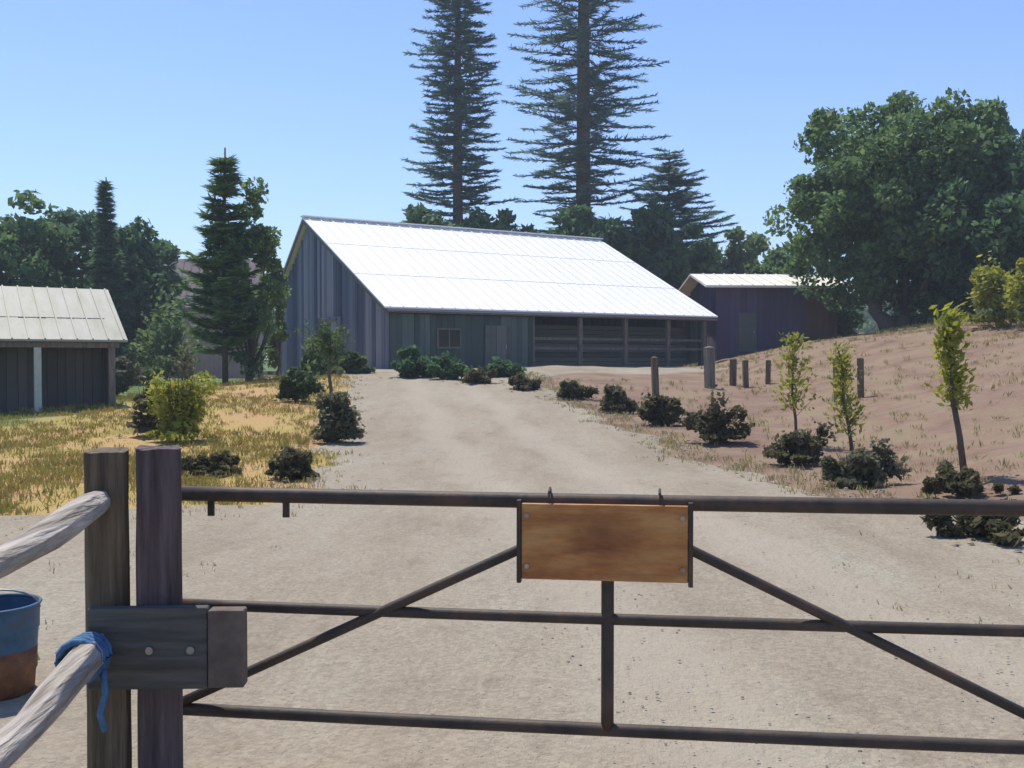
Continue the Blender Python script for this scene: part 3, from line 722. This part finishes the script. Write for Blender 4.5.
for xx in (.16, .46):                    # short lugs under the top rail
    MB().box(xx - .012, -.006, ZT - .085, xx + .012, .006, ZT - .027).build('lug', M['gate_steel'], gate)

# sign hanging from the top rail
sx = cx - .012; gq = gate.rotation_euler.z
sp = Vector((GL.x, GL.y, 0)) + Matrix.Rotation(gq, 3, 'Z') @ Vector((sx, -.05, 0))
sign = thing('wooden_sign', 'orange brown wooden board sign hung at the middle of the gate', 'sign', (sp.x, sp.y, .80), gq)
b = MB(); nseg = 1
for i in range(nseg):
    z0 = .002; b.box(-.300, -.012, z0, .300, .012, z0 + .276)
bo = b.build('board', M['sign_wood'], sign, bevel=.004)
_t = M['sign_wood'].node_tree; _N, _L = _t.nodes, _t.links      # a dark weather stain near the top centre of the board
_tc = _N.new('ShaderNodeTexCoord'); _mp = _N.new('ShaderNodeMapping'); _mp.inputs['Location'].default_value = (.05, 0, -1.85); _mp.inputs['Scale'].default_value = (7.5, 0, 11)
_L.new(_tc.outputs['Object'], _mp.inputs[0])
_no = _N.new('ShaderNodeTexNoise'); _no.inputs['Scale'].default_value = 14; _L.new(_tc.outputs['Object'], _no.inputs['Vector'])
_ad = _N.new('ShaderNodeVectorMath'); _ad.operation = 'LENGTH'; _L.new(_mp.outputs[0], _ad.inputs[0])
_m1 = _N.new('ShaderNodeMath'); _m1.operation = 'ADD'; _L.new(_ad.outputs['Value'], _m1.inputs[0]); _L.new(_no.outputs['Fac'], _m1.inputs[1])
_mr = _N.new('ShaderNodeMapRange'); _L.new(_m1.outputs[0], _mr.inputs[0]); _mr.inputs[1].default_value = .7; _mr.inputs[2].default_value = 1.7; _mr.inputs[3].default_value = .6; _mr.inputs[4].default_value = 0
_mx = _N.new('ShaderNodeMix'); _mx.data_type = 'RGBA'; _L.new(_mr.outputs[0], _mx.inputs[0])
_bc = _N['Principled BSDF'].inputs['Base Color']; _L.new(_bc.links[0].from_socket, _mx.inputs[6]); _mx.inputs[7].default_value = (.12, .03, .012, 1); _L.new(_mx.outputs[2], _bc)
for s_ in (-1, 1):
    MB().box(s_ * .309 - .008, -.017, -.012, s_ * .309 + .008, .017, .29).build('side_strip', M['gate_steel'], sign, bevel=.002)
    MB().tube([(s_ * .2, .0, .27), (s_ * .2, .005, .32), (s_ * .2, .05, .33), (s_ * .2, .075, .30)], .0045, 6).build('hanger', M['gate_steel'], sign)
    for zz in (.05, .235): MB().tube([(s_ * .28, -.0115, zz), (s_ * .28, -.0185, zz)], .009, 8).build('bolt', M['steel'], sign)

# gate post (dark) and fence end post (brown), rough hewn
def hewn(name, x, y, w, d, H, m, label, rz, n=9):
    mb = MB(); rings = 10; o = len(mb.v)
    prof = [(-1, -.82), (-.82, -1), (0, -1.03), (.82, -1), (1, -.82), (1.02, 0), (1, .82), (.82, 1), (0, 1.02), (-.82, 1), (-1, .82), (-1.03, 0)]
    k = len(prof)
    for r in range(rings):
        z = -.4 + (H + .4) * r / (rings - 1); 
        for (a, b_) in prof:
            j = 1 + random.uniform(-.03, .03); mb.v.append((a * w / 2 * j, b_ * d / 2 * j, z + (random.uniform(-.006, .006) if r == rings - 1 else 0)))
    for r in range(rings - 1):
        for i in range(k): i2 = (i + 1) % k; mb.f.append((r*k+i, r*k+i2, (r+1)*k+i2, (r+1)*k+i))
    mb.v.append((0, 0, H + .004)); c = len(mb.v) - 1
    for i in range(k): mb.f.append(((rings-1)*k+i, (rings-1)*k+(i+1) % k, c))
    o = mb.build(name, M[m], loc=(x, y, .01), bevel=.004); o.rotation_euler = (0, 0, rz); return tag(o, label, 'post')
gp_post = hewn('gate_post', -1.276, 3.60, .150, .15, 1.275, 'post_purple', 'dark weathered square timber post the gate hangs from', R(21))
hewn('fence_post', -1.462, 3.60, .146, .15, 1.265, 'post_brown', 'brown weathered timber post at the fence end beside the gate post', R(21))
# timber stub fixed in front of both posts
st = thing('timber_block', 'short dark timber block fixed across both posts at mid height', 'timber block', (-1.33, 3.47, .0), R(2))
MB().box(-.135, -.045, .46, .275, .0, .745).build('block', M['block_dark'], st, bevel=.008)
MB().box(.277, -.05, .465, .40, .015, .735).build('end_board', M['block_end'], st, bevel=.006)
for xx in (-.07, .08, .22): MB().tube([(xx, -.044, .6), (xx, -.058, .6)], .014, 8).build('bolt', M['steel'], st)

# rail fence running from the post towards the camera
fence = thing('rail_fence', 'weathered split rail fence running forward from the brown post', 'fence', (-1.45, 3.5, 0))
def split_rail(z0, z1, rad, y1=-2.6, x1=.42, par=fence):
    pts = []; rs = []
    for i in range(15):
        u = i / 14; pts.append((x1 * u * 0.82 + .012 * math.sin(u * 9), y1 * u, z0 + (z1 - z0) * u + .012 * math.sin(u * 11 + 1))); rs.append(rad * (1 + .12 * math.sin(u * 13)))
    return MB().tube(pts, rs, 9, .10).build('rail', M['rail_wood'], par, smooth=False, bevel=.003)
split_rail(1.09, 1.085, .045); split_rail(.60, .58, .05)
MB().tube([(.37, -2.62, -.5), (.37, -2.62, 1.22)], [.08, .075], 10, .05).build('post', M['post_brown'], fence)

# blue rope tied round the lower rail and post
rp = MB()
for k in range(4):
    yy = 3.37 - k * .028; pts = [(-1.435 + .068 * math.cos(t), yy + .01 * math.sin(t * 2), .60 + .068 * math.sin(t)) for t in np.linspace(0, 6.28, 15)]
    rp.tube(pts, .012, 6, cap=False)
rp.tube([(-1.37, 3.33, .56), (-1.36, 3.32, .48), (-1.375, 3.31, .42), (-1.36, 3.315, .36)], .011, 6)
tag(rp.build('blue_rope', M['rope'], smooth=True), 'blue rope wound round the lower fence rail beside the post', 'rope')

# blue bucket with rusty lower half beyond the fence
bx, by = -2.52, 4.85
bk = thing('bucket', 'worn blue metal drum with a rusty lower half beyond the fence', 'drum', (bx, by, h(bx, by) + .028), .4)
MB().tube([(0, 0, .22), (0, 0, .30), (0, 0, .31), (0, 0, .43)], [.185, .19, .196, .198], 28, cap=False).build('upper_band', M['blue_metal'], bk, smooth=True)
MB().tube([(0, 0, 0), (0, 0, .10), (0, 0, .11), (0, 0, .22)], [.17, .177, .184, .1855], 28).build('lower_body', M['rust'], bk, smooth=True)
rm = MB(); rm.tube([(.2 * math.cos(t), .2 * math.sin(t), .43) for t in np.linspace(0, 6.28, 29)], .009, 6, cap=False); rm.build('rim', M['blue_metal'], bk, smooth=True)
MB().tube([(.2 * math.cos(t), -.05, .43 + .1 * math.sin(t) - .02) for t in np.linspace(0, 3.14, 12)], .005, 6).build('handle', M['steel'], bk, smooth=True)
